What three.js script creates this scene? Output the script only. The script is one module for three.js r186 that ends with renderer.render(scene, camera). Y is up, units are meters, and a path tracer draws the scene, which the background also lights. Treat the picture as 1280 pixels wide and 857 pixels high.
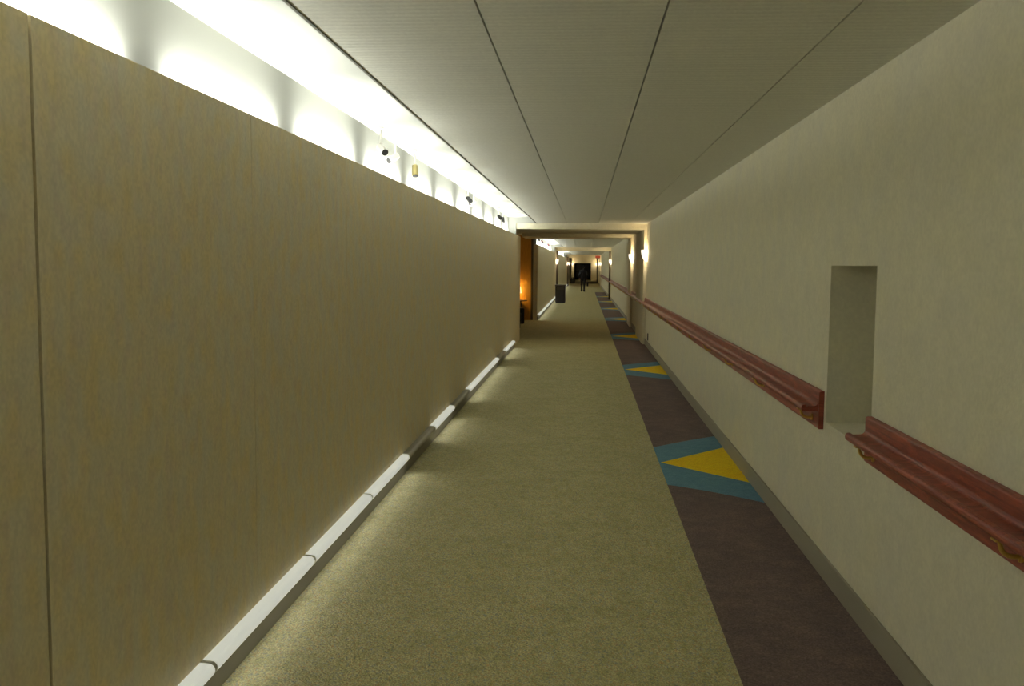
import * as THREE from 'three';
import { RoundedBoxGeometry } from 'three/addons/geometries/RoundedBoxGeometry.js';
import { mergeGeometries } from 'three/addons/utils/BufferGeometryUtils.js';
import { MarchingCubes } from 'three/addons/objects/MarchingCubes.js';
import { RectAreaLightUniformsLib } from 'three/addons/lights/RectAreaLightUniformsLib.js';

RectAreaLightUniformsLib.init();
const scene = new THREE.Scene();
scene.background = new THREE.Color(0x000000);
const renderer = new THREE.WebGLRenderer({ antialias: true });
renderer.toneMapping = THREE.LinearToneMapping;
renderer.toneMappingExposure = 1.0;
renderer.shadowMap.enabled = true;

// ------------------------------------------------------------------ camera
// The corridor runs along -z. Focal length 1165 px; the corridor's vanishing point is at pixel (731, 332).
const FOCAL = 1165;
{
  var camera = new THREE.PerspectiveCamera(2 * Math.atan(428.5 / FOCAL) * 180 / Math.PI, 1280 / 857, 0.05, 300);
  const d = new THREE.Vector3(731 - 640, 428.5 - 332, -FOCAL).normalize();
  const u = new THREE.Vector3(120, 0, FOCAL);
  u.y = -(d.x * u.x + d.z * u.z) / d.y; u.normalize();
  const r = new THREE.Vector3().crossVectors(d, u);
  const X = new THREE.Vector3(r.x, u.x, -d.x), Y = new THREE.Vector3(r.y, u.y, -d.y), Z = new THREE.Vector3(r.z, u.z, -d.z);
  camera.quaternion.setFromRotationMatrix(new THREE.Matrix4().makeBasis(X, Y, Z));
  camera.position.set(0, 1.65, 0);
  scene.add(camera);
}

// light levels (every source below is a lamp of the corridor)
const COVE_LIGHT = 96, STRIP_LIGHT = 5, SCONCE_LIGHT = 0.6, ALCOVE_LIGHT = 0.35;
const COVE_COLOR = new THREE.Color().setRGB(0.985, 1.0, 0.93);
const STRIP_COLOR = new THREE.Color().setRGB(0.97, 0.98, 1.0);
const WARM = new THREE.Color().setRGB(1.0, 0.78, 0.48);

// corridor dimensions (metres); D = distance in front of the camera, so z = -D
const XL = -1.42, XR = 1.30, H = 2.54, TOP = 2.276, XB = -1.62, HC = 2.66, XC = -1.03, BACK = -6, END = 118;

// ------------------------------------------------------------------ helpers
let seed = 7;
const rnd = () => { seed = (seed * 1664525 + 1013904223) >>> 0; return seed / 4294967296; };
const names = new Map();
function numbered(n) { const k = names.get(n) || 0; names.set(n, k + 1); return k ? n + '_' + String(k).padStart(3, '0') : n; }
function metreUV(g, ox = 0, oy = 0) {
  const p = g.attributes.position, n = g.attributes.normal, uv = new Float32Array(p.count * 2);
  for (let i = 0; i < p.count; i++) {
    const x = p.getX(i), y = p.getY(i), z = p.getZ(i), ax = Math.abs(n.getX(i)), ay = Math.abs(n.getY(i)), az = Math.abs(n.getZ(i));
    let a, b;
    if (ay >= ax && ay >= az) { a = x; b = z; } else if (ax >= az) { a = z; b = y; } else { a = x; b = y; }
    uv[2 * i] = a + ox; uv[2 * i + 1] = b + oy;
  }
  g.setAttribute('uv', new THREE.BufferAttribute(uv, 2));
  return g;
}
const flat = g => { const h = g.index ? g.toNonIndexed() : g; for (const k of Object.keys(h.attributes)) if (!['position', 'normal', 'uv'].includes(k)) h.deleteAttribute(k); return h; };
// box from x0..x1, y0..y1 and distances d0..d1
function bx(x0, x1, y0, y1, d0, d1, r = 0) {
  const w = Math.abs(x1 - x0), h = Math.abs(y1 - y0), l = Math.abs(d1 - d0);
  const g = flat(r ? new RoundedBoxGeometry(w, h, l, 2, Math.min(r, w / 2.02, h / 2.02, l / 2.02)) : new THREE.BoxGeometry(w, h, l));
  g.translate((x0 + x1) / 2, (y0 + y1) / 2, -(d0 + d1) / 2);
  return metreUV(g);
}
function cyl(r0, r1, a, b, seg = 14) {               // tapered cylinder from a to b
  const A = new THREE.Vector3(...a), B = new THREE.Vector3(...b), L = A.distanceTo(B);
  const g = flat(new THREE.CylinderGeometry(r1, r0, L, seg));
  g.applyQuaternion(new THREE.Quaternion().setFromUnitVectors(new THREE.Vector3(0, 1, 0), B.clone().sub(A).normalize()));
  g.translate(...A.clone().add(B).multiplyScalar(0.5).toArray());
  return g;
}
function lathe(pts, seg = 24, p0 = 0, pl = Math.PI * 2) { return flat(new THREE.LatheGeometry(pts.map(([x, y]) => new THREE.Vector2(x, y)), seg, p0, pl)); }
function extrudeZ(pts, d0, d1) {                     // outline in x,y run along the corridor from d0 to d1
  const s = new THREE.Shape(pts.map(([x, y]) => new THREE.Vector2(x, y)));
  const g = flat(new THREE.ExtrudeGeometry(s, { depth: d1 - d0, bevelEnabled: false, steps: 1 }));
  g.translate(0, 0, -d1);
  return metreUV(g);
}
function mesh(name, geos, mat, parent = scene) {
  const list = Array.isArray(geos) ? geos.map(flat) : [flat(geos)];
  const m = new THREE.Mesh(list.length > 1 ? mergeGeometries(list) : list[0], mat);
  m.name = parent === scene ? numbered(name) : name; m.castShadow = m.receiveShadow = true;
  parent.add(m); return m;
}
function struct(name, geos, mat, label, category) {
  const m = mesh(name, geos, mat); m.userData = { kind: 'structure', label, category }; return m;
}
function structGroup(name, label, category) {
  const o = new THREE.Group(); o.name = numbered(name); o.userData = { kind: 'structure', label, category }; scene.add(o); return o;
}
function thing(name, label, category, pos = [0, 0, 0], group) {
  const o = new THREE.Group(); o.name = numbered(name); o.position.set(...pos);
  o.userData = { label, category }; if (group) o.userData.group = group;
  scene.add(o); return o;
}
function copy(src, pos, label) {
  const c = src.clone(); c.name = numbered(src.name.replace(/_\d{3}$/, '')); c.position.set(...pos); c.userData = { ...src.userData };
  if (label) c.userData.label = label;
  scene.add(c); return c;
}
function areaLight(color, intensity, w, h, pos, dir) {
  const l = new THREE.RectAreaLight(color, intensity, w, h);
  l.position.set(...pos); l.lookAt(pos[0] + dir[0], pos[1] + dir[1], pos[2] + dir[2]);
  return l;
}

// ------------------------------------------------------------------ procedural textures
function grid(n) { const a = new Float32Array(n * n); for (let i = 0; i < a.length; i++) a[i] = rnd(); return a; }
function tileNoise(nx, ny) {                         // tiling value noise with nx by ny cells over the unit square
  const a = new Float32Array(nx * ny); for (let i = 0; i < a.length; i++) a[i] = rnd();
  return (u, v) => {
    const x = u * nx, y = v * ny, i = Math.floor(x), j = Math.floor(y); let fx = x - i, fy = y - j;
    fx = fx * fx * (3 - 2 * fx); fy = fy * fy * (3 - 2 * fy);
    const i0 = ((i % nx) + nx) % nx, i1 = (i0 + 1) % nx, j0 = ((j % ny) + ny) % ny, j1 = (j0 + 1) % ny;
    return (a[j0 * nx + i0] * (1 - fx) + a[j0 * nx + i1] * fx) * (1 - fy) + (a[j1 * nx + i0] * (1 - fx) + a[j1 * nx + i1] * fx) * fy;
  };
}
function tex(n, metres, f, srgb = true) {
  const d = new Uint8Array(n * n * 4);
  for (let j = 0; j < n; j++) for (let i = 0; i < n; i++) {
    const c = f(i / n, j / n), k = 4 * (j * n + i);
    for (let q = 0; q < 3; q++) d[k + q] = Math.max(0, Math.min(255, Math.round(typeof c === 'number' ? c * 255 : c[q])));
    d[k + 3] = 255;
  }
  const t = new THREE.DataTexture(d, n, n); t.wrapS = t.wrapT = THREE.RepeatWrapping;
  t.magFilter = THREE.LinearFilter; t.minFilter = THREE.LinearMipmapLinearFilter; t.generateMipmaps = true;
  t.repeat.set(1 / metres, 1 / metres); if (srgb) t.colorSpace = THREE.SRGBColorSpace; t.needsUpdate = true; return t;
}
const mixc = (a, b, t) => a.map((v, i) => v + (b[i] - v) * t);
const clamp01 = t => Math.max(0, Math.min(1, t));

const fieldTex = (() => {                            // tan carpet: flecks of olive, grey-blue and rust
  const a = tileNoise(230, 150), b = tileNoise(230, 150), c = tileNoise(56, 44), e = tileNoise(13, 11), g = tileNoise(420, 300);
  return tex(1024, 1.5, (u, v) => {
    const s = a(u, v), t = b(u, v), w = c(u, v), q = e(u, v), f = g(u, v);
    let col = mixc([182, 176, 128], [195, 188, 140], q);
    col = mixc(col, [148, 154, 148], clamp01((s - 0.58) * 2.6) * 0.8);
    col = mixc(col, [192, 152, 100], clamp01((t - 0.62) * 2.8) * 0.65);
    col = mixc(col, [146, 142, 90], clamp01((w - 0.5) * 1.9) * 0.4);
    return col.map(x => x * (0.84 + 0.32 * f));
  });
})();
const fieldBump = (() => { const a = tileNoise(300, 220); return tex(512, 1.5, (u, v) => a(u, v), false); })();
const borderTex = (() => {
  const a = tileNoise(260, 260), c = tileNoise(30, 60), e = tileNoise(9, 12);
  return tex(512, 1.3, (u, v) => mixc([104, 88, 86], [130, 108, 100], 0.5 * c(u, v) + 0.5 * e(u, v)).map(x => x * (0.82 + 0.36 * a(u, v))));
})();
function woolTex(c0, c1) { const a = tileNoise(200, 200), b = tileNoise(18, 24); return tex(256, 0.9, (u, v) => mixc(c0, c1, b(u, v)).map(x => x * (0.88 + 0.24 * a(u, v)))); }
const panelTex = (() => {                            // woven wall covering: soft upright slubs of ochre, grey and rose
  const a = tileNoise(40, 24), b = tileNoise(34, 22), c = tileNoise(240, 200), d = tileNoise(9, 6), e = tileNoise(60, 36), f = tileNoise(120, 40);
  return tex(1024, 1.9, (u, v) => {
    let col = mixc([232, 216, 176], [226, 217, 192], clamp01(0.5 + 1.1 * (a(u, v) - 0.5) + 0.5 * (d(u, v) - 0.5)));
    col = mixc(col, [234, 210, 144], clamp01((b(u, v) - 0.5) * 1.8) * 0.55);
    col = mixc(col, [222, 202, 182], clamp01((e(u, v) - 0.58) * 2) * 0.5);
    return col.map(x => x * (0.955 + 0.06 * c(u, v) + 0.025 * f(u, v)));
  });
})();
const plasterTex = (() => {
  const a = tileNoise(180, 180), b = tileNoise(14, 14), c = tileNoise(40, 40);
  return tex(512, 2.1, (u, v) => mixc([232, 226, 198], [227, 222, 200], b(u, v)).map(x => x * (0.965 + 0.04 * a(u, v) + 0.025 * c(u, v))));
})();
const plasterBump = (() => { const a = tileNoise(150, 150), b = tileNoise(60, 60); return tex(256, 0.7, (u, v) => 0.6 * a(u, v) + 0.4 * b(u, v), false); })();
const ceilTex = (() => {                             // boards with fine ribs across the corridor
  const a = tileNoise(120, 120), b = tileNoise(6, 48);
  return tex(512, 1.2, (u, v) => mixc([240, 240, 228], [237, 237, 225], b(u, v)).map(x => x * (0.975 + 0.04 * a(u, v)) * (0.985 + 0.015 * Math.sin(v * Math.PI * 2 * 24))));
})();
const ceilBump = tex(512, 1.2, (u, v) => 0.5 + 0.5 * Math.sin(v * Math.PI * 2 * 24), false);
const woodTex = (() => {                             // reddish mahogany, grain along the first uv axis
  const a = tileNoise(5, 160), b = tileNoise(12, 60), c = tileNoise(60, 400);
  return tex(512, 1.0, (u, v) => mixc([112, 46, 34], [184, 92, 66], clamp01(0.55 * a(u, v) + 0.45 * b(u, v))).map(x => x * (0.88 + 0.2 * c(u, v))));
})();
const orangeWoodTex = (() => { const a = tileNoise(110, 5), b = tileNoise(40, 9); return tex(256, 1.0, (u, v) => mixc([186, 128, 40], [216, 158, 60], clamp01(0.5 * a(u, v) + 0.5 * b(u, v)))); })();

// ------------------------------------------------------------------ materials
const std = o => new THREE.MeshStandardMaterial({ roughness: 0.9, metalness: 0, ...o });
const M = {
  field: std({ map: fieldTex, bumpMap: fieldBump, bumpScale: 0.004, roughness: 1 }),
  border: std({ map: borderTex, bumpMap: fieldBump, bumpScale: 0.003, roughness: 1 }),
  blue: std({ map: woolTex([92, 136, 160], [104, 148, 166]), roughness: 1 }),
  yellow: std({ map: woolTex([248, 204, 2], [254, 214, 14]), roughness: 1 }),
  panel: std({ map: panelTex, roughness: 0.95 }),
  backing: std({ color: 0x3a3222 }),
  plaster: std({ map: plasterTex, bumpMap: plasterBump, bumpScale: 0.0012, roughness: 0.85 }),
  ceiling: std({ map: ceilTex, bumpMap: ceilBump, bumpScale: 0.0015, roughness: 0.85 }),
  joint: std({ color: 0x6a685a }),
  cove: std({ color: 0xa8a9a1 }),
  edgeTrim: std({ color: 0x6c6b5c, roughness: 0.7 }),
  skirting: std({ color: 0xa29b86, roughness: 0.6 }),
  skirtingGrey: std({ color: 0x8c8778, roughness: 0.55 }),
  portal: std({ map: plasterTex, roughness: 0.85 }),
  darkFrame: std({ color: 0x4a4030, roughness: 0.6 }),
  wood: std({ map: woodTex, roughness: 0.42 }),
  brass: std({ color: 0xdcb860, metalness: 0.5, roughness: 0.35 }),
  paleBrass: std({ color: 0xb9ab72, metalness: 0.4, roughness: 0.4 }),
  lens: std({ color: 0xd8d8cf, roughness: 0.35, emissive: new THREE.Color().setRGB(0.42, 0.43, 0.39) }),
  lensOff: std({ color: 0x9a9484, roughness: 0.35 }),
  housing: std({ color: 0xd0cec4, roughness: 0.4 }),
  tube: std({ color: 0xffffff, emissive: new THREE.Color().setRGB(2, 1.97, 1.8) }),
  white: std({ color: 0xe2e0d8, roughness: 0.5 }),
  dark: std({ color: 0x1c1b1a, roughness: 0.6 }),
  darkRed: std({ color: 0x7a1430, roughness: 0.6 }),
  shade: std({ color: 0xfff4e0, roughness: 0.5, emissive: new THREE.Color().setRGB(2.2, 1.95, 1.5) }),
  lampShade: std({ color: 0xffe9c0, emissive: new THREE.Color().setRGB(1.4, 1.0, 0.5) }),
  orangeWood: std({ map: orangeWoodTex, roughness: 0.5 }),
  brownDoor: std({ map: orangeWoodTex, color: 0xb09a80, roughness: 0.5 }),
  leather: std({ color: 0x0f0f10, roughness: 0.45 }),
  bin: std({ color: 0x2c241f, roughness: 0.55 }),
  binTop: std({ color: 0x4a3d34, roughness: 0.5 }),
  glassDark: std({ color: 0x10140f, roughness: 0.15 }),
  greenFrame: std({ color: 0x2a2f1e, roughness: 0.5 }),
  signRed: std({ color: 0x50100a, emissive: new THREE.Color().setRGB(0.3, 0.05, 0.02) }),
  leaf: std({ color: 0x1f2a14, roughness: 0.7 }),
};

// ------------------------------------------------------------------ floor
{
  const f = structGroup('floor', 'corridor floor of tan flecked carpet with a brown patterned border', 'floor');
  mesh('slab', bx(-5.2, XR + 0.2, -0.2, -0.012, BACK - 0.2, END + 0.2), M.backing, f);
  const XBORDER = 0.65;
  mesh('carpet_field', bx(-5.2, XBORDER, -0.012, 0, BACK, END), M.field, f).userData.label = 'tan carpet flecked with olive, grey and rust';
  // brown border up to 46 m, with an inlay every 7.1 m
  mesh('carpet_border', bx(XBORDER, XR, -0.012, 0, BACK, 59), M.border, f).userData.label = 'dark brown carpet border';
  mesh('carpet_field', bx(XBORDER, XR, -0.012, 0, 59, END), M.field, f);
  const inlay = (pts, y, mat, name) => {
    const s = new THREE.Shape(pts.map(([x, d]) => new THREE.Vector2(x, d)));
    const g = flat(new THREE.ExtrudeGeometry(s, { depth: y + 0.006, bevelEnabled: false }));
    g.rotateX(-Math.PI / 2); g.translate(0, -0.006, 0);
    return mesh(name, metreUV(g), mat, f);
  };
  const curve = (a, b, sag, n = 10) => Array.from({ length: n + 1 }, (_, i) => { const t = i / n; return [a[0] + (b[0] - a[0]) * t, a[1] + (b[1] - a[1]) * t + sag * 4 * t * (1 - t)]; });
  for (let k = 0; k < 7; k++) {
    const c = 7.83 + 7.12 * k;
    inlay([...curve([XBORDER, c - 0.80], [1.286, c - 1.27], 0.035), ...curve([1.286, c + 1.30], [XBORDER, c + 0.66], 0.02)], 0.0012, M.blue, 'blue_inlay');
    inlay([[XBORDER + 0.015, c], [1.286, c - 0.66], [1.286, c + 0.72]], 0.0024, M.yellow, 'yellow_inlay');
  }
}

// ------------------------------------------------------------------ ceiling
const coves = [[BACK, 19.88], [28.3, 45.4], [49, 72]];
{
  const c = structGroup('ceiling', 'pale grey ceiling of long ribbed boards with dark joints', 'ceiling');
  mesh('slab', [bx(XC + 0.012, XR + 0.2, H + 0.03, H + 0.2, BACK - 0.2, END + 0.2), bx(XB - 0.2, XC + 0.012, HC + 0.02, HC + 0.2, BACK - 0.2, END + 0.2),
    bx(-5.2, XB, H + 0.03, H + 0.2, 20.4, 29)], M.joint, c);
  const xs = [XC, -0.385, 0.27, 0.915, XR + 0.05];
  const secs = [[BACK, 19.9], [22.6, 25.5], [27.2, 46.6], [47.4, 75.5], [76.1, 84], [84.6, 104], [104.6, END]];
  for (const [d0, d1] of secs) for (let i = 0; i < 4; i++)
    mesh('ceiling_board', bx(xs[i] + (i ? 0.004 : 0.006), xs[i + 1] - 0.004, H, H + 0.03, d0, d1), M.ceiling, c);
  // dark edge bead along the open side of each light cove, and the flat ceiling where there is no cove
  let at = BACK;
  for (const [d0, d1] of [...coves, [END, END]]) {
    if (d0 > at) mesh('ceiling_board', bx(-1.8, XC - 0.004, H, H + 0.03, at, d0), M.ceiling, c);
    if (d1 > d0) mesh('edge_bead', bx(XC - 0.006, XC + 0.006, H - 0.004, HC, d0, d1), M.edgeTrim, c);
    at = d1;
  }
  mesh('alcove_ceiling', bx(-5.2, -1.8, H, H + 0.03, 20.4, 29), M.ceiling, c);
}

// light coves above the left wall
coves.forEach(([d0, d1], n) => {
  const w = structGroup('cove_' + (n + 1), ['white light cove above the first tan panel wall, brightly lit from behind the panels', 'white light cove above the second tan panel wall beyond the alcove', 'white light cove above the far panel wall'][n], 'light cove');
  mesh('cove_back', bx(XB - 0.12, XB, 2.1, HC, d0, d1), M.cove, w);
  mesh('cove_roof', bx(XB, XC - 0.006, HC, HC + 0.02, d0, d1), M.cove, w);
  mesh('cove_ledge', bx(XB, -1.465, 2.1, 2.14, d0, d1), M.cove, w);
  mesh('cove_end', [bx(XB, XC - 0.006, H, HC, d1 - 0.03, d1), bx(XB, XC - 0.006, H, HC, d0, d0 + 0.03), bx(XB, -1.466, 2.14, H, d1 - 0.03, d1), bx(XB, -1.466, 2.14, H, d0, d0 + 0.03)], M.cove, w);
});

// ------------------------------------------------------------------ left wall of tan panels
const leftWalls = [[BACK, 20.6], [28.2, 45.6], [47.4, 75.5]];
leftWalls.forEach(([d0, d1], n) => {
  const w = structGroup('wall_left', ['long left wall of tan woven panels with dark upright joints', 'second left wall of tan panels beyond the alcove', 'far left wall of tan panels beyond the dark portal'][n], 'wall');
  mesh('backing', bx(XL - 0.045, XL - 0.03, 0, TOP - 0.004, d0 + 0.002, d1 - 0.002), M.backing, w);
  mesh('masonry', bx(XB - 0.12, XL - 0.045, 0, 2.1, d0 + 0.02, d1 - 0.02), M.plaster, w);
  let at = d0, k = 0;
  const seams = [];
  for (let s = n ? d0 + 1.585 : 2.332 - 1.585 * 5; s < d1 - 0.2; s += 1.585) if (s > d0 + 0.2) seams.push(s);
  for (const s of [...seams, d1]) {
    const gap = Math.abs(s - 2.332) < 0.01 ? 0.007 : 0.0016;
    const g0 = at === d0 ? 0 : (Math.abs(at - 2.332) < 0.01 ? 0.007 : 0.0016);
    const g = bx(XL - 0.03, XL, 0.0, TOP, at + g0, s === d1 ? s : s - gap, 0.0015);
    metreUV(g, 0.61 * k, 0.37 * k);
    mesh('wall_panel', g, M.panel, w);
    at = s; k++;
  }
  if (d1 < 100) mesh('end_cap', bx(XB - 0.12, XL - 0.032, 0, TOP, d1 - 0.018, d1), M.panel, w);
  if (n) mesh('end_cap', bx(XL - 0.13, XL - 0.032, 0, TOP, d0, d0 + 0.018), M.panel, w);
});
// plain far left wall
struct('wall_left', bx(XL - 0.2, XL, 0, H + 0.03, 75.5, END), M.plaster, 'plain far left wall near the end doors', 'wall');
struct('wall_left', bx(XL - 0.2, XL, 0, H + 0.03, 45.6, 47.4), M.plaster, 'short plain left wall behind the dark portal', 'wall');

// ------------------------------------------------------------------ right wall with niche
const NI = [4.28, 5.06, 0.824, 1.662];
{
  const w = structGroup('wall_right', 'long right wall of plain beige painted plaster with a tall narrow niche', 'wall');
  const T = XR + 0.9;
  mesh('plaster', [bx(XR, T, 0, H + 0.03, BACK, NI[0]), bx(XR, T, 0, H + 0.03, NI[1], 46.6), bx(XR, T, 0, NI[2], NI[0], NI[1]), bx(XR, T, NI[3], H + 0.03, NI[0], NI[1])], M.plaster, w);
  mesh('niche_back', bx(XR + 0.55, T, NI[2], NI[3], NI[0], NI[1]), M.plaster, w).userData.label = 'plain back of the wall niche';
  const w2 = structGroup('wall_right', 'far right wall of pale upright panels beyond the dark portal', 'wall');
  mesh('backing', bx(XR + 0.02, XR + 0.2, 0, H + 0.03, 46.6, END), M.joint, w2);
  for (let d = 46.6; d < END - 1; d += 5.1) mesh('wall_panel', bx(XR, XR + 0.02, 0, H + 0.03, d + 0.03, Math.min(d + 5.07, END)), M.plaster, w2);
  const e = struct('wall_back', bx(-1.8, XR + 0.9, 0, HC + 0.1, BACK - 0.2, BACK), M.plaster, 'beige wall closing the corridor behind the viewer', 'wall');
}
struct('baseboard_right', bx(XR - 0.014, XR, 0, 0.125, BACK, 46.6, 0.004), M.skirting, 'low olive grey baseboard along the right wall', 'baseboard');
struct('baseboard_right', bx(XR - 0.014, XR, 0, 0.125, 47.4, END, 0.004), M.skirting, 'low olive grey baseboard along the far right wall', 'baseboard');
leftWalls.forEach(([d0, d1], n) => struct('baseboard_left', bx(XL, XL + 0.028, 0, 0.1, d0, d1 - (n ? 0 : 2.0), 0.003), M.skirtingGrey,
  ['grey baseboard under the light strip of the first panel wall', 'grey baseboard under the light strip of the second panel wall', 'grey baseboard of the far panel wall'][n], 'baseboard'));

// ------------------------------------------------------------------ portals across the corridor
function portal(name, d0, d1, drop, prot, label, mat, left = true) {
  const o = structGroup(name, label, 'portal');
  mesh('header', bx(left ? XB - 0.1 : XL, XR + 0.02, H - drop, H + 0.03, d0, d1), mat, o);
  mesh('column', bx(XR - prot, XR + 0.02, 0, H - drop, d0, d1), mat, o);
  return o;
}
portal('trim_1', 19.9, 22.6, 0.12, 0.06, 'plaster portal with a dropped header before the alcove', M.portal);
portal('trim_2', 25.5, 27.2, 0.12, 0.06, 'second plaster portal with a dropped header past the alcove', M.portal);
const p3 = portal('trim_3', 46.6, 47.4, 0.16, 0.08, 'dark framed portal across the corridor', M.portal);
mesh('dark_post', bx(XR - 0.11, XR - 0.02, 0, H - 0.16, 46.5, 46.6), M.darkFrame, p3);
mesh('dark_post', bx(XL - 0.02, XL + 0.1, 0, H - 0.16, 46.5, 46.6), M.darkFrame, p3);
const p4 = portal('trim_4', 75.5, 76.1, 0.18, 0.08, 'far portal with dark posts', M.portal);
mesh('dark_post', bx(XL - 0.02, XL + 0.14, 0, H - 0.18, 75.4, 75.5), M.darkFrame, p4);
portal('trim_5', 84, 84.6, 0.18, 0.08, 'far portal before the brown doors', M.portal);
const p6 = portal('trim_6', 104, 104.6, 0.6, 0.6, 'last portal before the end doors', M.portal);
mesh('column', bx(XL, -1.18, 0, H - 0.6, 104, 104.6), M.portal, p6);

// ------------------------------------------------------------------ alcove on the left
{
  const w = structGroup('wall_alcove', 'wood lined alcove glowing orange behind the end of the panel wall', 'wall');
  for (let i = 0; i < 6; i++) { const x = -1.61 - i * 0.6; mesh('wood_panel', bx(x - 0.594, x, 0, H, 28.1, 28.14), M.orangeWood, w); }
  mesh('shell', [bx(-5.2, -1.75, 0, H + 0.03, 28.14, 28.4), bx(-5.2, -5.0, 0, H, 20.4, 28.14), bx(-5.2, XB, 0, H + 0.03, 20.3, 20.5)], M.plaster, w);
  mesh('dark_jamb', bx(-1.61, -1.55, 0, H, 28.1, 28.2), M.darkFrame, w);
}

// ------------------------------------------------------------------ far end
{
  const w = structGroup('wall_end', 'end wall of the corridor around dark double doors', 'wall');
  mesh('plaster', [bx(XL, -1.2, 0, H, END, END + 0.2), bx(0.75, XR, 0, H, END, END + 0.2), bx(-1.2, 0.75, 1.95, H, END, END + 0.2)], M.plaster, w);
  const d = structGroup('door_1', 'dark glazed double doors closing the far end of the corridor', 'door');
  for (const [a, b] of [[-1.2, -0.225], [-0.225, 0.75]]) {
    mesh('door_glass', bx(a + 0.1, b - 0.1, 0.2, 1.85, END + 0.06, END + 0.08), M.glassDark, d);
    mesh('door_frame', [bx(a, a + 0.1, 0, 1.95, END + 0.04, END + 0.1), bx(b - 0.1, b, 0, 1.95, END + 0.04, END + 0.1), bx(a + 0.1, b - 0.1, 0, 0.2, END + 0.04, END + 0.1), bx(a + 0.1, b - 0.1, 1.85, 1.95, END + 0.04, END + 0.1)], M.greenFrame, d);
    mesh('push_bar', bx(a + 0.1, b - 0.1, 0.98, 1.03, END, END + 0.04), M.skirtingGrey, d);
  }
  [[78, 'brown wooden door in the right wall between the two far portals'], [88, 'brown wooden door in the right wall past the far portals'], [93, 'brown wooden door in the right wall farthest down the corridor']].forEach(([at, label], i) => {
    const o = structGroup('door_' + (i + 2), label, 'door');
    mesh('door_frame', [bx(XR - 0.03, XR, 0, 2.16, at, at + 0.07), bx(XR - 0.03, XR, 0, 2.16, at + 1.6, at + 1.67), bx(XR - 0.03, XR, 2.09, 2.16, at + 0.07, at + 1.6)], M.darkFrame, o);
    mesh('door_leaf', bx(XR - 0.018, XR, 0.01, 2.09, at + 0.07, at + 1.6), M.brownDoor, o);
    mesh('door_handle', [cyl(0.012, 0.012, [XR - 0.018, 1.0, -at - 0.2], [XR - 0.06, 1.0, -at - 0.2], 8), cyl(0.01, 0.01, [XR - 0.06, 1.0, -at - 0.2], [XR - 0.06, 1.0, -at - 0.33], 8)], M.brass, o);
  });
}

// ------------------------------------------------------------------ fluorescent tubes standing in the coves
const TUBE_TILT = 0.05;                            // reflectors lean towards the corridor
function coveTube(D, len, power) {
  const o = thing('fluorescent_tube', 'fluorescent tube lying on the cove ledge behind the top of the panels', 'lamp', [-1.586, 2.225, -D], 'fluorescent tubes in the light coves');
  mesh('fixture_body', bx(-0.033, 0.035, -0.085, 0.03, -len / 2, len / 2, 0.004), M.white, o);
  for (const s of [-1, 1]) mesh('lamp_holder', bx(-0.012, 0.012, 0.03, 0.07, s * (len / 2 - 0.02), s * (len / 2), 0.002), M.white, o);
  mesh('tube', cyl(0.013, 0.013, [0, 0.058, -len / 2 + 0.02], [0, 0.058, len / 2 - 0.02], 12), M.tube, o);
  const l = areaLight(COVE_COLOR, COVE_LIGHT * power, 0.05, len - 0.04, [0.004, 0.078, 0], [0, 1, 0]);
  l.quaternion.setFromAxisAngle(new THREE.Vector3(0, 0, 1), -TUBE_TILT).multiply(new THREE.Quaternion().setFromAxisAngle(new THREE.Vector3(1, 0, 0), Math.PI / 2));
  o.add(l);
}
const P = 1.645, C0 = 3.36;
for (let k = -5; k < 11; k++) coveTube(C0 - P / 2 + P * k, 1.32, [1, 0.9, 1.1, 0.95][(k + 8) % 4]);
for (let k = 0; k < 7; k++) coveTube(29.6 + 2.4 * k, 2.2, 1);
for (let k = 0; k < 7; k++) coveTube(50.8 + 3.2 * k, 3.0, 1);

// ------------------------------------------------------------------ light strips along the foot of the panel walls
const lensOutline = (() => {                         // bullnose lens overhanging the baseboard
  const p = [[XL + 0.001, 0.1]];
  for (let i = 0; i <= 10; i++) { const t = -Math.PI / 2 + Math.PI * i / 10; p.push([XL + 0.034 + 0.026 * Math.cos(t), 0.126 + 0.0255 * Math.sin(t)]); }
  p.push([XL + 0.001, 0.153]); return p;
})();
function stripLight(d0, d1, lit, wallText) {
  const o = thing('wall_light_strip', (lit ? 'glowing white light strip along the foot of ' : 'unlit grey light strip along the foot of ') + wallText, 'light strip', [0, 0, 0], (lit ? 'glowing' : 'unlit') + ' light strips of ' + wallText);
  mesh('lens', extrudeZ(lensOutline, d0 + 0.012, d1 - 0.012), lit ? M.lens : M.lensOff, o);
  for (const e of [[d0, d0 + 0.012], [d1 - 0.012, d1]]) mesh('end_cap', extrudeZ(lensOutline.map(([x, y]) => [x + 0.0006, y]), e[0], e[1]), M.housing, o);
  if (lit) {
    // the light leaves through the rounded lower face of the lens, down and outwards
    const l = areaLight(STRIP_COLOR, STRIP_LIGHT, d1 - d0 - 0.03, 0.03, [XL + 0.0665, 0.122, -(d0 + d1) / 2], [0.74, -0.673, 0]);
    o.add(l);
  }
}
{
  const off = new Set([7, 9, 13]);
  let k = 0;
  for (let d = 7.2 - 1.3 * 7; d < 18.4; d += 1.3, k++) stripLight(d, Math.min(d + 1.3, 18.5), !off.has(k), 'the first tan panel wall');
  for (let d = 28.2; d < 45; d += 2.4) stripLight(d, d + 2.4, true, 'the second tan panel wall');
  for (let d = 48; d < 74; d += 4.3) stripLight(d, d + 4.3, true, 'the far tan panel wall');
}

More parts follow.
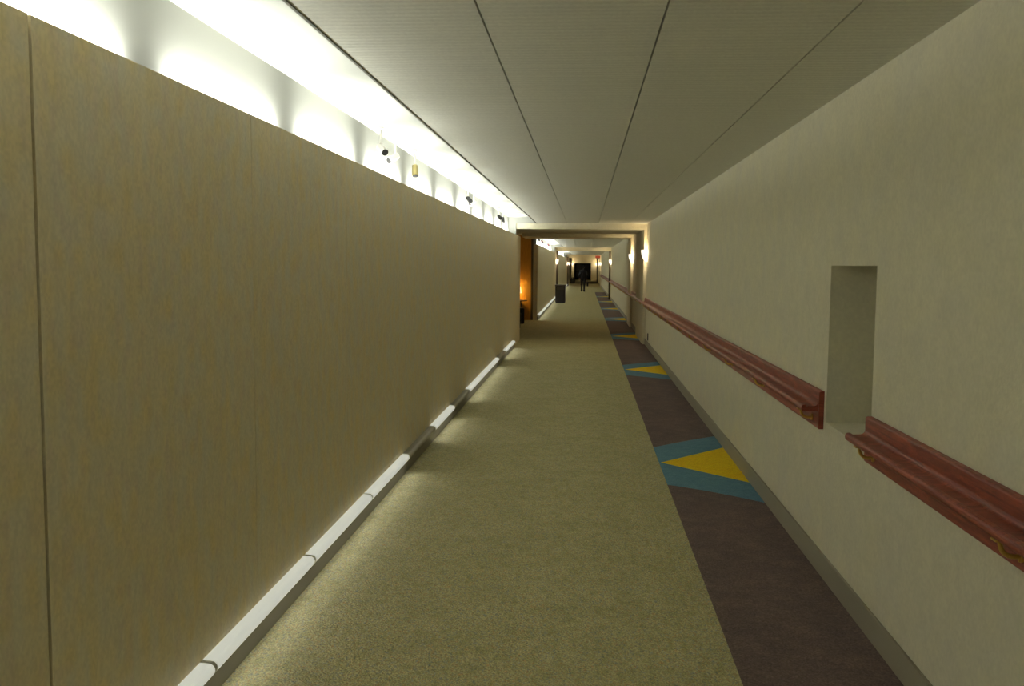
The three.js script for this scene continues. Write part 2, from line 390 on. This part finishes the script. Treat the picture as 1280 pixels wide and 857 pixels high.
// ------------------------------------------------------------------ wall sconces (uplight half bowls)
function sconceAt(side, D, y, label, group) {
  const X = side > 0 ? XR : XL;
  const o = thing('wall_sconce', label, 'wall lamp', [X, y, -D], group);
  const p = []; for (let i = 0; i <= 12; i++) { const t = Math.PI / 2 * i / 12; p.push([0.006 + 0.124 * Math.sin(t), -0.24 * Math.cos(t) + 0.12]); }
  for (let i = 12; i >= 0; i--) { const t = Math.PI / 2 * i / 12; p.push([0.118 * Math.sin(t), -0.232 * Math.cos(t) + 0.12]); }
  const bowl = lathe(p, 20, side > 0 ? Math.PI : 0, Math.PI);
  mesh('glass_bowl', bowl, M.shade, o);
  mesh('back_plate', bx(side > 0 ? -0.012 : 0, side > 0 ? 0 : 0.012, -0.1, 0.09, -0.07, 0.07, 0.004), M.brass, o);
  mesh('bulb', new THREE.SphereGeometry(0.028, 12, 8).translate(-side * 0.06, 0.05, 0), M.shade, o);
  const l = new THREE.PointLight(WARM, SCONCE_LIGHT, 0, 2); l.position.set(-side * 0.06, 0.05, 0); l.castShadow = true; l.shadow.radius = 1.3; o.add(l);
}
sconceAt(1, 19.7, 1.87, 'white half bowl wall sconce in front of the first plaster portal');
sconceAt(1, 25.3, 1.85, 'white half bowl wall sconce in front of the second plaster portal');
sconceAt(1, 46.2, 1.83, 'glowing sconce on the right wall by the dark framed portal');
sconceAt(-1, 46.2, 1.83, 'glowing sconce on the left wall by the dark framed portal');
for (const [d, where] of [[75, 'the far portal with dark posts'], [83.6, 'the far portal before the brown doors'], [103.6, 'the last portal before the end doors']]) for (const s of [-1, 1])
  sconceAt(s, d, 1.8, 'small glowing sconce on the ' + (s > 0 ? 'right' : 'left') + ' wall at ' + where, 'far sconces');

// ------------------------------------------------------------------ handrails on the right wall
function bracket(parent, D) {
  const b = mesh('bracket', [
    cyl(0.019, 0.019, [XR - 0.028, 0.825, -D], [XR - 0.034, 0.825, -D], 14),
    flat(new THREE.TubeGeometry(new THREE.QuadraticBezierCurve3(new THREE.Vector3(XR - 0.03, 0.825, -D), new THREE.Vector3(XR - 0.09, 0.812, -D), new THREE.Vector3(XR - 0.092, 0.872, -D)), 10, 0.0075, 8, false)),
    bx(XR - 0.112, XR - 0.065, 0.868, 0.8745, D - 0.018, D + 0.018, 0.002)], M.brass, parent);
  mesh('screw', [cyl(0.006, 0.005, [XR - 0.034, 0.838, -D], [XR - 0.037, 0.838, -D], 8), cyl(0.006, 0.005, [XR - 0.034, 0.812, -D], [XR - 0.037, 0.812, -D], 8)], M.brass, b);
}
function handrail(d0, d1, label, first) {
  const o = thing('handrail', label, 'handrail', [0, 0, 0]);
  const nose = []; for (let i = 0; i <= 8; i++) { const t = Math.PI / 2 + Math.PI * i / 8; nose.push([XR - 0.105 + 0.014 * Math.cos(t), 0.893 + 0.018 * Math.sin(t)]); }
  const board = [[XR - 0.001, 0.78], [XR - 0.001, 0.986], [XR - 0.012, 0.986]];
  for (let i = 0; i <= 6; i++) { const t = Math.PI / 2 * i / 6; board.push([XR - 0.016 - 0.012 * Math.sin(t), 0.974 + 0.012 * Math.cos(t)]); }
  board.push([XR - 0.028, 0.784], [XR - 0.024, 0.78]);
  mesh('back_board', extrudeZ(board, d0, d1), M.wood, o);
  const shelf = [[XR - 0.0285, 0.875], [XR - 0.0285, 0.93]];
  for (let i = 1; i <= 6; i++) { const t = Math.PI / 2 * i / 6; shelf.push([XR - 0.0285 - 0.026 * (1 - Math.cos(t)), 0.93 - 0.026 * Math.sin(t)]); }
  shelf.push([XR - 0.082, 0.903], [XR - 0.086, 0.898], [XR - 0.092, 0.898], [XR - 0.097, 0.911], ...nose);
  mesh('shelf', extrudeZ(shelf, d0 + 0.01, d1 - 0.01), M.wood, o);
  for (const d of first) bracket(o, d);
}
handrail(BACK + 0.3, 4.27, 'red brown wooden handrail shelf with brass brackets on the near side of the niche', [4.13, 2.74, 1.35, -0.1, -1.5]);
handrail(5.1, 46.2, 'very long red brown wooden handrail running from the niche into the distance', Array.from({ length: 29 }, (_, i) => 5.24 + 1.4 * i));
handrail(47.6, 74.8, 'distant wooden handrail on the far right wall beyond the dark portal', Array.from({ length: 10 }, (_, i) => 48 + 2.8 * i));

// ------------------------------------------------------------------ wall outlet
{
  const o = thing('wall_outlet', 'small dark socket plate low on the right wall near the first sconce', 'socket', [XR, 0.225, -19.0]);
  mesh('plate', bx(-0.012, 0, -0.07, 0.07, -0.055, 0.055, 0.003), M.dark, o);
  for (const y of [-0.03, 0.03]) mesh('socket', cyl(0.018, 0.018, [-0.012, y, 0], [-0.015, y, 0], 12), M.skirtingGrey, o);
}

// ------------------------------------------------------------------ small spotlights inside the cove
function coveSpot(D, turn, headMat, label, tilt = 0.3) {
  const o = thing('cove_spotlight', label, 'spotlight', [-1.53, HC, -D]);
  mesh('mount', cyl(0.024, 0.024, [0, 0, 0], [0, -0.008, 0], 16), M.white, o);
  mesh('stem', cyl(0.009, 0.009, [0, -0.012, 0], [0, -0.13, 0], 10), M.housing, o);
  const h = mesh('head', cyl(0.026, 0.03, [-0.02, 0.006, 0], [0.08, -0.016, 0], 18), headMat, o);
  h.position.y = -0.15; h.rotation.y = turn; h.rotation.z = -tilt;
  mesh('lens', cyl(0.026, 0.025, [0.079, -0.0158, 0], [0.083, -0.0168, 0], 18), M.dark, h);
}
coveSpot(6.95, -0.9, M.white, 'white spotlight with dark lens in the cove, first of a close pair');
coveSpot(7.5, -2.2, M.white, 'white spotlight in the cove, turned away, second of a close pair');
coveSpot(8.36, -1.3, M.paleBrass, 'brass coloured spotlight hanging in the cove past the white pair', 0.9);
coveSpot(12.2, -1.0, M.dark, 'dark spotlight in the cove about halfway along the first panel wall');
coveSpot(12.8, -2.2, M.white, 'white spotlight beside the dark one halfway along the cove');
coveSpot(16.6, -1.0, M.dark, 'dark spotlight near the far end of the first cove');
coveSpot(17.4, -1.4, M.dark, 'dark tilted spotlight nearest the portal end of the first cove', 0.9);
coveSpot(31, -1.2, M.dark, 'small dark spotlight at the start of the second cove');
coveSpot(33.2, -1.2, M.darkRed, 'dark red spotlight in the second cove');
coveSpot(39, -1.2, M.darkRed, 'dark red spotlight near the end of the second cove');

// ------------------------------------------------------------------ alcove furniture
{
  const x = -2.0, d = 27.93;
  const t = thing('side_table', 'small round dark side table in the alcove under the lamp', 'table', [x, 0, -d + 0.16]);
  mesh('table_top', lathe([[0, 0.585], [0.3, 0.585], [0.305, 0.6], [0.3, 0.615], [0, 0.615]], 28), M.darkFrame, t);
  for (let i = 0; i < 3; i++) { const a = i * 2.094 + 0.4; mesh('leg', cyl(0.016, 0.02, [0.22 * Math.cos(a), 0, 0.22 * Math.sin(a)], [0.12 * Math.cos(a), 0.585, 0.12 * Math.sin(a)], 10), M.darkFrame, t); }
  const l = thing('table_lamp', 'warm glowing table lamp in the alcove behind the panel wall end', 'lamp', [x, 0.615, -d]);
  mesh('base', lathe([[0, 0], [0.08, 0], [0.08, 0.012], [0.03, 0.03], [0.045, 0.09], [0.03, 0.16], [0.012, 0.19], [0.012, 0.24], [0, 0.24]], 20), M.brass, l);
  mesh('lamp_shade', lathe([[0.12, 0.2], [0.09, 0.4], [0.088, 0.4], [0.118, 0.2]], 28), M.lampShade, l);
  const p = new THREE.PointLight(new THREE.Color().setRGB(1, 0.7, 0.22), ALCOVE_LIGHT, 0, 2); p.position.set(0, 0.3, 0); p.castShadow = true; l.add(p);
  const c = thing('tub_armchair', 'black leather tub armchair half hidden in the alcove', 'armchair', [-1.97, 0, -24.6]);
  const ring = []; for (let i = 0; i <= 24; i++) { const a = Math.PI * (-0.12 + 1.24 * i / 24); ring.push([a, 1]); }
  const back = []; {
    const s = new THREE.Shape(); s.absarc(0, 0, 0.36, -0.3, Math.PI + 0.3, false); s.absarc(0, 0, 0.26, Math.PI + 0.3, -0.3, true);
    const g = flat(new THREE.ExtrudeGeometry(s, { depth: 0.36, bevelEnabled: true, bevelSize: 0.03, bevelThickness: 0.03, bevelSegments: 3, curveSegments: 24 }));
    g.rotateX(-Math.PI / 2); g.translate(0, 0.13, 0); back.push(g);
  }
  mesh('back_shell', back, M.leather, c);
  mesh('seat_cushion', bx(-0.25, 0.25, 0.14, 0.4, -0.32, 0.22, 0.05), M.leather, c);
  for (const [a, b] of [[-0.22, -0.2], [0.22, -0.2], [-0.22, 0.2], [0.22, 0.2]]) mesh('leg', cyl(0.015, 0.02, [a, 0, b], [a, 0.15, b], 8), M.dark, c);
  c.rotation.y = 0.4;
}

// ------------------------------------------------------------------ dark bins
{
  const o = thing('waste_cabinet', 'dark brown waste cabinet standing by the end of the second panel wall', 'bin', [-1.06, 0, -41.4]);
  mesh('body', bx(-0.22, 0.22, 0.04, 0.74, -0.26, 0.26, 0.012), M.bin, o);
  mesh('plinth', bx(-0.2, 0.2, 0, 0.04, -0.24, 0.24), M.dark, o);
  const dr = mesh('door', bx(-0.19, 0.19, 0.08, 0.55, -0.272, -0.26, 0.004), M.bin, o);
  mesh('handle', bx(0.12, 0.15, 0.3, 0.42, -0.29, -0.272, 0.004), M.dark, dr);
  mesh('lid', bx(-0.235, 0.235, 0.74, 0.81, -0.275, 0.275, 0.015), M.binTop, o);
  mesh('flap', bx(-0.16, 0.16, 0.59, 0.71, -0.27, -0.26, 0.003), M.binTop, o);
  const q = thing('planter_box', 'low dark planter box against the far left wall', 'planter', [-1.1, 0, -87]);
  mesh('box', [bx(-0.22, 0.22, 0, 0.42, -0.3, -0.27), bx(-0.22, 0.22, 0, 0.42, 0.27, 0.3), bx(-0.22, -0.19, 0, 0.42, -0.27, 0.27), bx(0.19, 0.22, 0, 0.42, -0.27, 0.27), bx(-0.19, 0.19, 0, 0.36, -0.27, 0.27)], M.dark, q);
  for (let i = 0; i < 26; i++) {
    const a = rnd() * 6.28, r = 0.16 * Math.sqrt(rnd()), h = 0.12 + 0.16 * rnd();
    const g = flat(new THREE.SphereGeometry(0.5, 6, 4)); g.scale(0.05, h, 0.016); g.translate(0, h / 2, 0); g.rotateX(0.5 * (rnd() - 0.5)); g.rotateY(a); g.translate(r * Math.cos(a), 0.35, r * Math.sin(a));
    mesh('leaf', g, M.leaf, q);
  }
}
// exit sign under the far portal header
{
  const o = thing('exit_sign', 'small glowing red sign hanging under the far ceiling on the right', 'sign', [1.02, H, -74.6]);
  mesh('bracket', bx(-0.02, 0.02, -0.08, 0, -0.02, 0.02), M.white, o);
  mesh('panel', bx(-0.2, 0.2, -0.28, -0.08, -0.025, 0.025, 0.006), M.signRed, o);
}

// ------------------------------------------------------------------ the person walking far down the corridor
{
  const V = (x, y, z) => new THREE.Vector3(x, y, z);
  // joints (x to the right, z towards the camera is +), metres, walking away with the left foot forward
  const J = { pelvis: V(0, 0.96, 0), waist: V(0, 1.1, 0), chest: V(0, 1.33, 0.01), neck: V(0, 1.5, 0), head: V(0, 1.64, -0.01),
    lsh: V(-0.19, 1.44, 0), rsh: V(0.19, 1.44, 0), lel: V(-0.24, 1.16, 0.08), rel: V(0.24, 1.16, -0.03), lwr: V(-0.25, 0.93, 0.02), rwr: V(0.26, 0.92, -0.13),
    lhip: V(-0.095, 0.93, 0), rhip: V(0.095, 0.93, 0), lkn: V(-0.095, 0.5, -0.16), rkn: V(0.09, 0.5, 0.03), lan: V(-0.09, 0.09, -0.24), ran: V(0.085, 0.12, 0.24) };
  const bones = [[J.pelvis, J.waist, 0.145, 0.135], [J.waist, J.chest, 0.135, 0.155], [V(-0.1, 1.38, 0), V(0.1, 1.38, 0), 0.12, 0.12], [J.chest, J.neck, 0.09, 0.06], [J.neck, J.head, 0.056, 0.06],
    [J.lsh, J.lel, 0.066, 0.05], [J.lel, J.lwr, 0.05, 0.036], [J.rsh, J.rel, 0.066, 0.05], [J.rel, J.rwr, 0.05, 0.036],
    [J.lhip, J.lkn, 0.1, 0.066], [J.lkn, J.lan, 0.066, 0.047], [J.rhip, J.rkn, 0.1, 0.066], [J.rkn, J.ran, 0.066, 0.047],
    [J.lan, V(-0.095, 0.045, -0.38), 0.045, 0.035], [J.lan, V(-0.09, 0.05, -0.2), 0.045, 0.04], [J.ran, V(0.085, 0.035, 0.12), 0.045, 0.033], [J.ran, V(0.085, 0.12, 0.26), 0.045, 0.04]];
  const sdCap = (p, a, b, ra, rb) => { const bax = b.x - a.x, bay = b.y - a.y, baz = b.z - a.z, pax = p[0] - a.x, pay = p[1] - a.y, paz = p[2] - a.z; const t = clamp01((pax * bax + pay * bay + paz * baz) / (bax * bax + bay * bay + baz * baz)); return Math.hypot(pax - bax * t, pay - bay * t, paz - baz * t) - (ra + (rb - ra) * t); };
  const smin = (a, b, k) => { const h = Math.max(k - Math.abs(a - b), 0) / k; return Math.min(a, b) - h * h * k * 0.25; };
  function march(f, c, half, res) {
    const mc = new MarchingCubes(res, new THREE.MeshStandardMaterial(), false, false, 120000); mc.isolation = 0;
    for (let k = 0; k < res; k++) for (let j = 0; j < res; j++) for (let i = 0; i < res; i++)
      mc.field[(k * res + j) * res + i] = -f([c[0] + half * (i - res / 2) / (res / 2), c[1] + half * (j - res / 2) / (res / 2), c[2] + half * (k - res / 2) / (res / 2)]);
    mc.update();
    const g = new THREE.BufferGeometry();
    g.setAttribute('position', new THREE.BufferAttribute(mc.positionArray.slice(0, mc.count * 3), 3));
    g.setAttribute('normal', new THREE.BufferAttribute(mc.normalArray.slice(0, mc.count * 3), 3));
    g.scale(half, half, half); g.translate(...c); return g;
  }
  const bodyF = p => { let d = 1; for (const [a, b, r0, r1] of bones) d = smin(d, sdCap(p, a, b, r0, r1), 0.05); return d; };
  const parts = [march(bodyF, [0, 0.8, 0], 0.88, 110)];
  // head: skull, jaw, nose, ears, eye sockets
  const headF = p => {
    const q = [p[0], p[1], p[2]];
    let d = Math.hypot(q[0] / 0.078, (q[1] - 1.67) / 0.105, (q[2] - 0.0) / 0.096) * 0.085 - 0.085;
    d = smin(d, Math.hypot(q[0] / 0.058, (q[1] - 1.61) / 0.07, (q[2] + 0.03) / 0.065) * 0.06 - 0.06, 0.03);
    d = smin(d, sdCap(q, V(0, 1.655, -0.095), V(0, 1.62, -0.108), 0.009, 0.014), 0.012);
    for (const s of [-1, 1]) { d = smin(d, sdCap(q, V(s * 0.08, 1.625, 0.005), V(s * 0.086, 1.675, 0.014), 0.009, 0.013), 0.008); d = Math.max(d, 0.013 - Math.hypot(q[0] - s * 0.032, q[1] - 1.66, q[2] + 0.1)); }
    return smin(d, sdCap(q, V(0, 1.48, 0.0), V(0, 1.6, -0.005), 0.06, 0.056), 0.03);
  };
  parts.push(march(headF, [0, 1.63, 0], 0.17, 64));
  // hands: palm, four fingers, thumb
  for (const [w, s] of [[J.lwr, -1], [J.rwr, 1]]) {
    const hb = [[V(0, 0.02, 0), V(0, -0.075, -0.004), 0.026, 0.03]];
    [[-0.028, 0.062], [-0.009, 0.074], [0.01, 0.07], [0.028, 0.052]].forEach(([z, L]) => { hb.push([V(0, -0.075, z), V(-s * 0.006, -0.075 - L * 0.5, z), 0.0095, 0.009], [V(-s * 0.006, -0.075 - L * 0.5, z), V(-s * 0.026, -0.075 - L * 0.95, z), 0.009, 0.0075]); });
    hb.push([V(0, -0.02, -0.024), V(-s * 0.014, -0.052, -0.05), 0.013, 0.011], [V(-s * 0.014, -0.052, -0.05), V(-s * 0.022, -0.082, -0.056), 0.011, 0.009]);
    parts.push(march(p => { const q = [p[0] - w.x, p[1] - w.y, p[2] - w.z]; let d = 1; for (const [a, b, r0, r1] of hb) d = smin(d, sdCap(q, a, b, r0, r1), 0.006); return d; }, [w.x, w.y - 0.07, w.z], 0.12, 64));
  }
  const g = mergeGeometries(parts);
  const pos = g.attributes.position, col = new Float32Array(pos.count * 3);
  const skin = [0.42, 0.26, 0.18], jacket = [0.018, 0.016, 0.02], trousers = [0.014, 0.014, 0.016], shoe = [0.01, 0.01, 0.01];
  for (let i = 0; i < pos.count; i++) {
    const x = pos.getX(i), y = pos.getY(i), z = pos.getZ(i);
    const hand = (Math.abs(x) > 0.19 && y < 0.92);
    const c = y > 1.585 || hand ? skin : y > 0.88 ? jacket : y < 0.085 ? shoe : trousers;
    col.set(c, i * 3);
  }

  g.setAttribute('color', new THREE.BufferAttribute(col, 3));
  const o = thing('person', 'person in dark jacket and trousers walking away down the corridor past the dark portal', 'person', [-0.1, 0, -59.3]);
  const b = new THREE.Mesh(g, std({ vertexColors: true, roughness: 0.85 })); b.name = 'body'; b.castShadow = b.receiveShadow = true; o.add(b);
  const hairF = p => Math.max(Math.hypot(p[0] / 0.087, (p[1] - 1.675) / 0.115, (p[2] - 0.012) / 0.1) * 0.09 - 0.09, -(p[1] - 1.565) + Math.max(0, -p[2] - 0.03) * 2);
  const hair = new THREE.Mesh(march(hairF, [0, 1.68, 0.01], 0.14, 44), std({ color: 0x0c0a09, roughness: 0.8 })); hair.name = 'hair'; hair.castShadow = true; o.add(hair);
  o.scale.setScalar(0.93);
  // bag carried in the right hand
  const bag = thing('hand_bag', 'dark bag carried in the right hand of the walking person', 'bag', [-0.1, 0, -59.3]);
  bag.scale.setScalar(0.93);
  mesh('pouch', bx(0.25, 0.37, 0.38, 0.66, -0.02, 0.28, 0.035), M.dark, bag);
  mesh('handle', flat(new THREE.TubeGeometry(new THREE.CatmullRomCurve3([V(0.31, 0.64, -0.22), V(0.3, 0.76, -0.18), V(0.29, 0.795, -0.13), V(0.3, 0.76, -0.08), V(0.31, 0.64, -0.04)]), 20, 0.008, 6)), M.dark, bag);
}

scene.traverse(o => { if (o.isMesh) { o.castShadow = true; o.receiveShadow = true; } });
renderer.render(scene, camera);
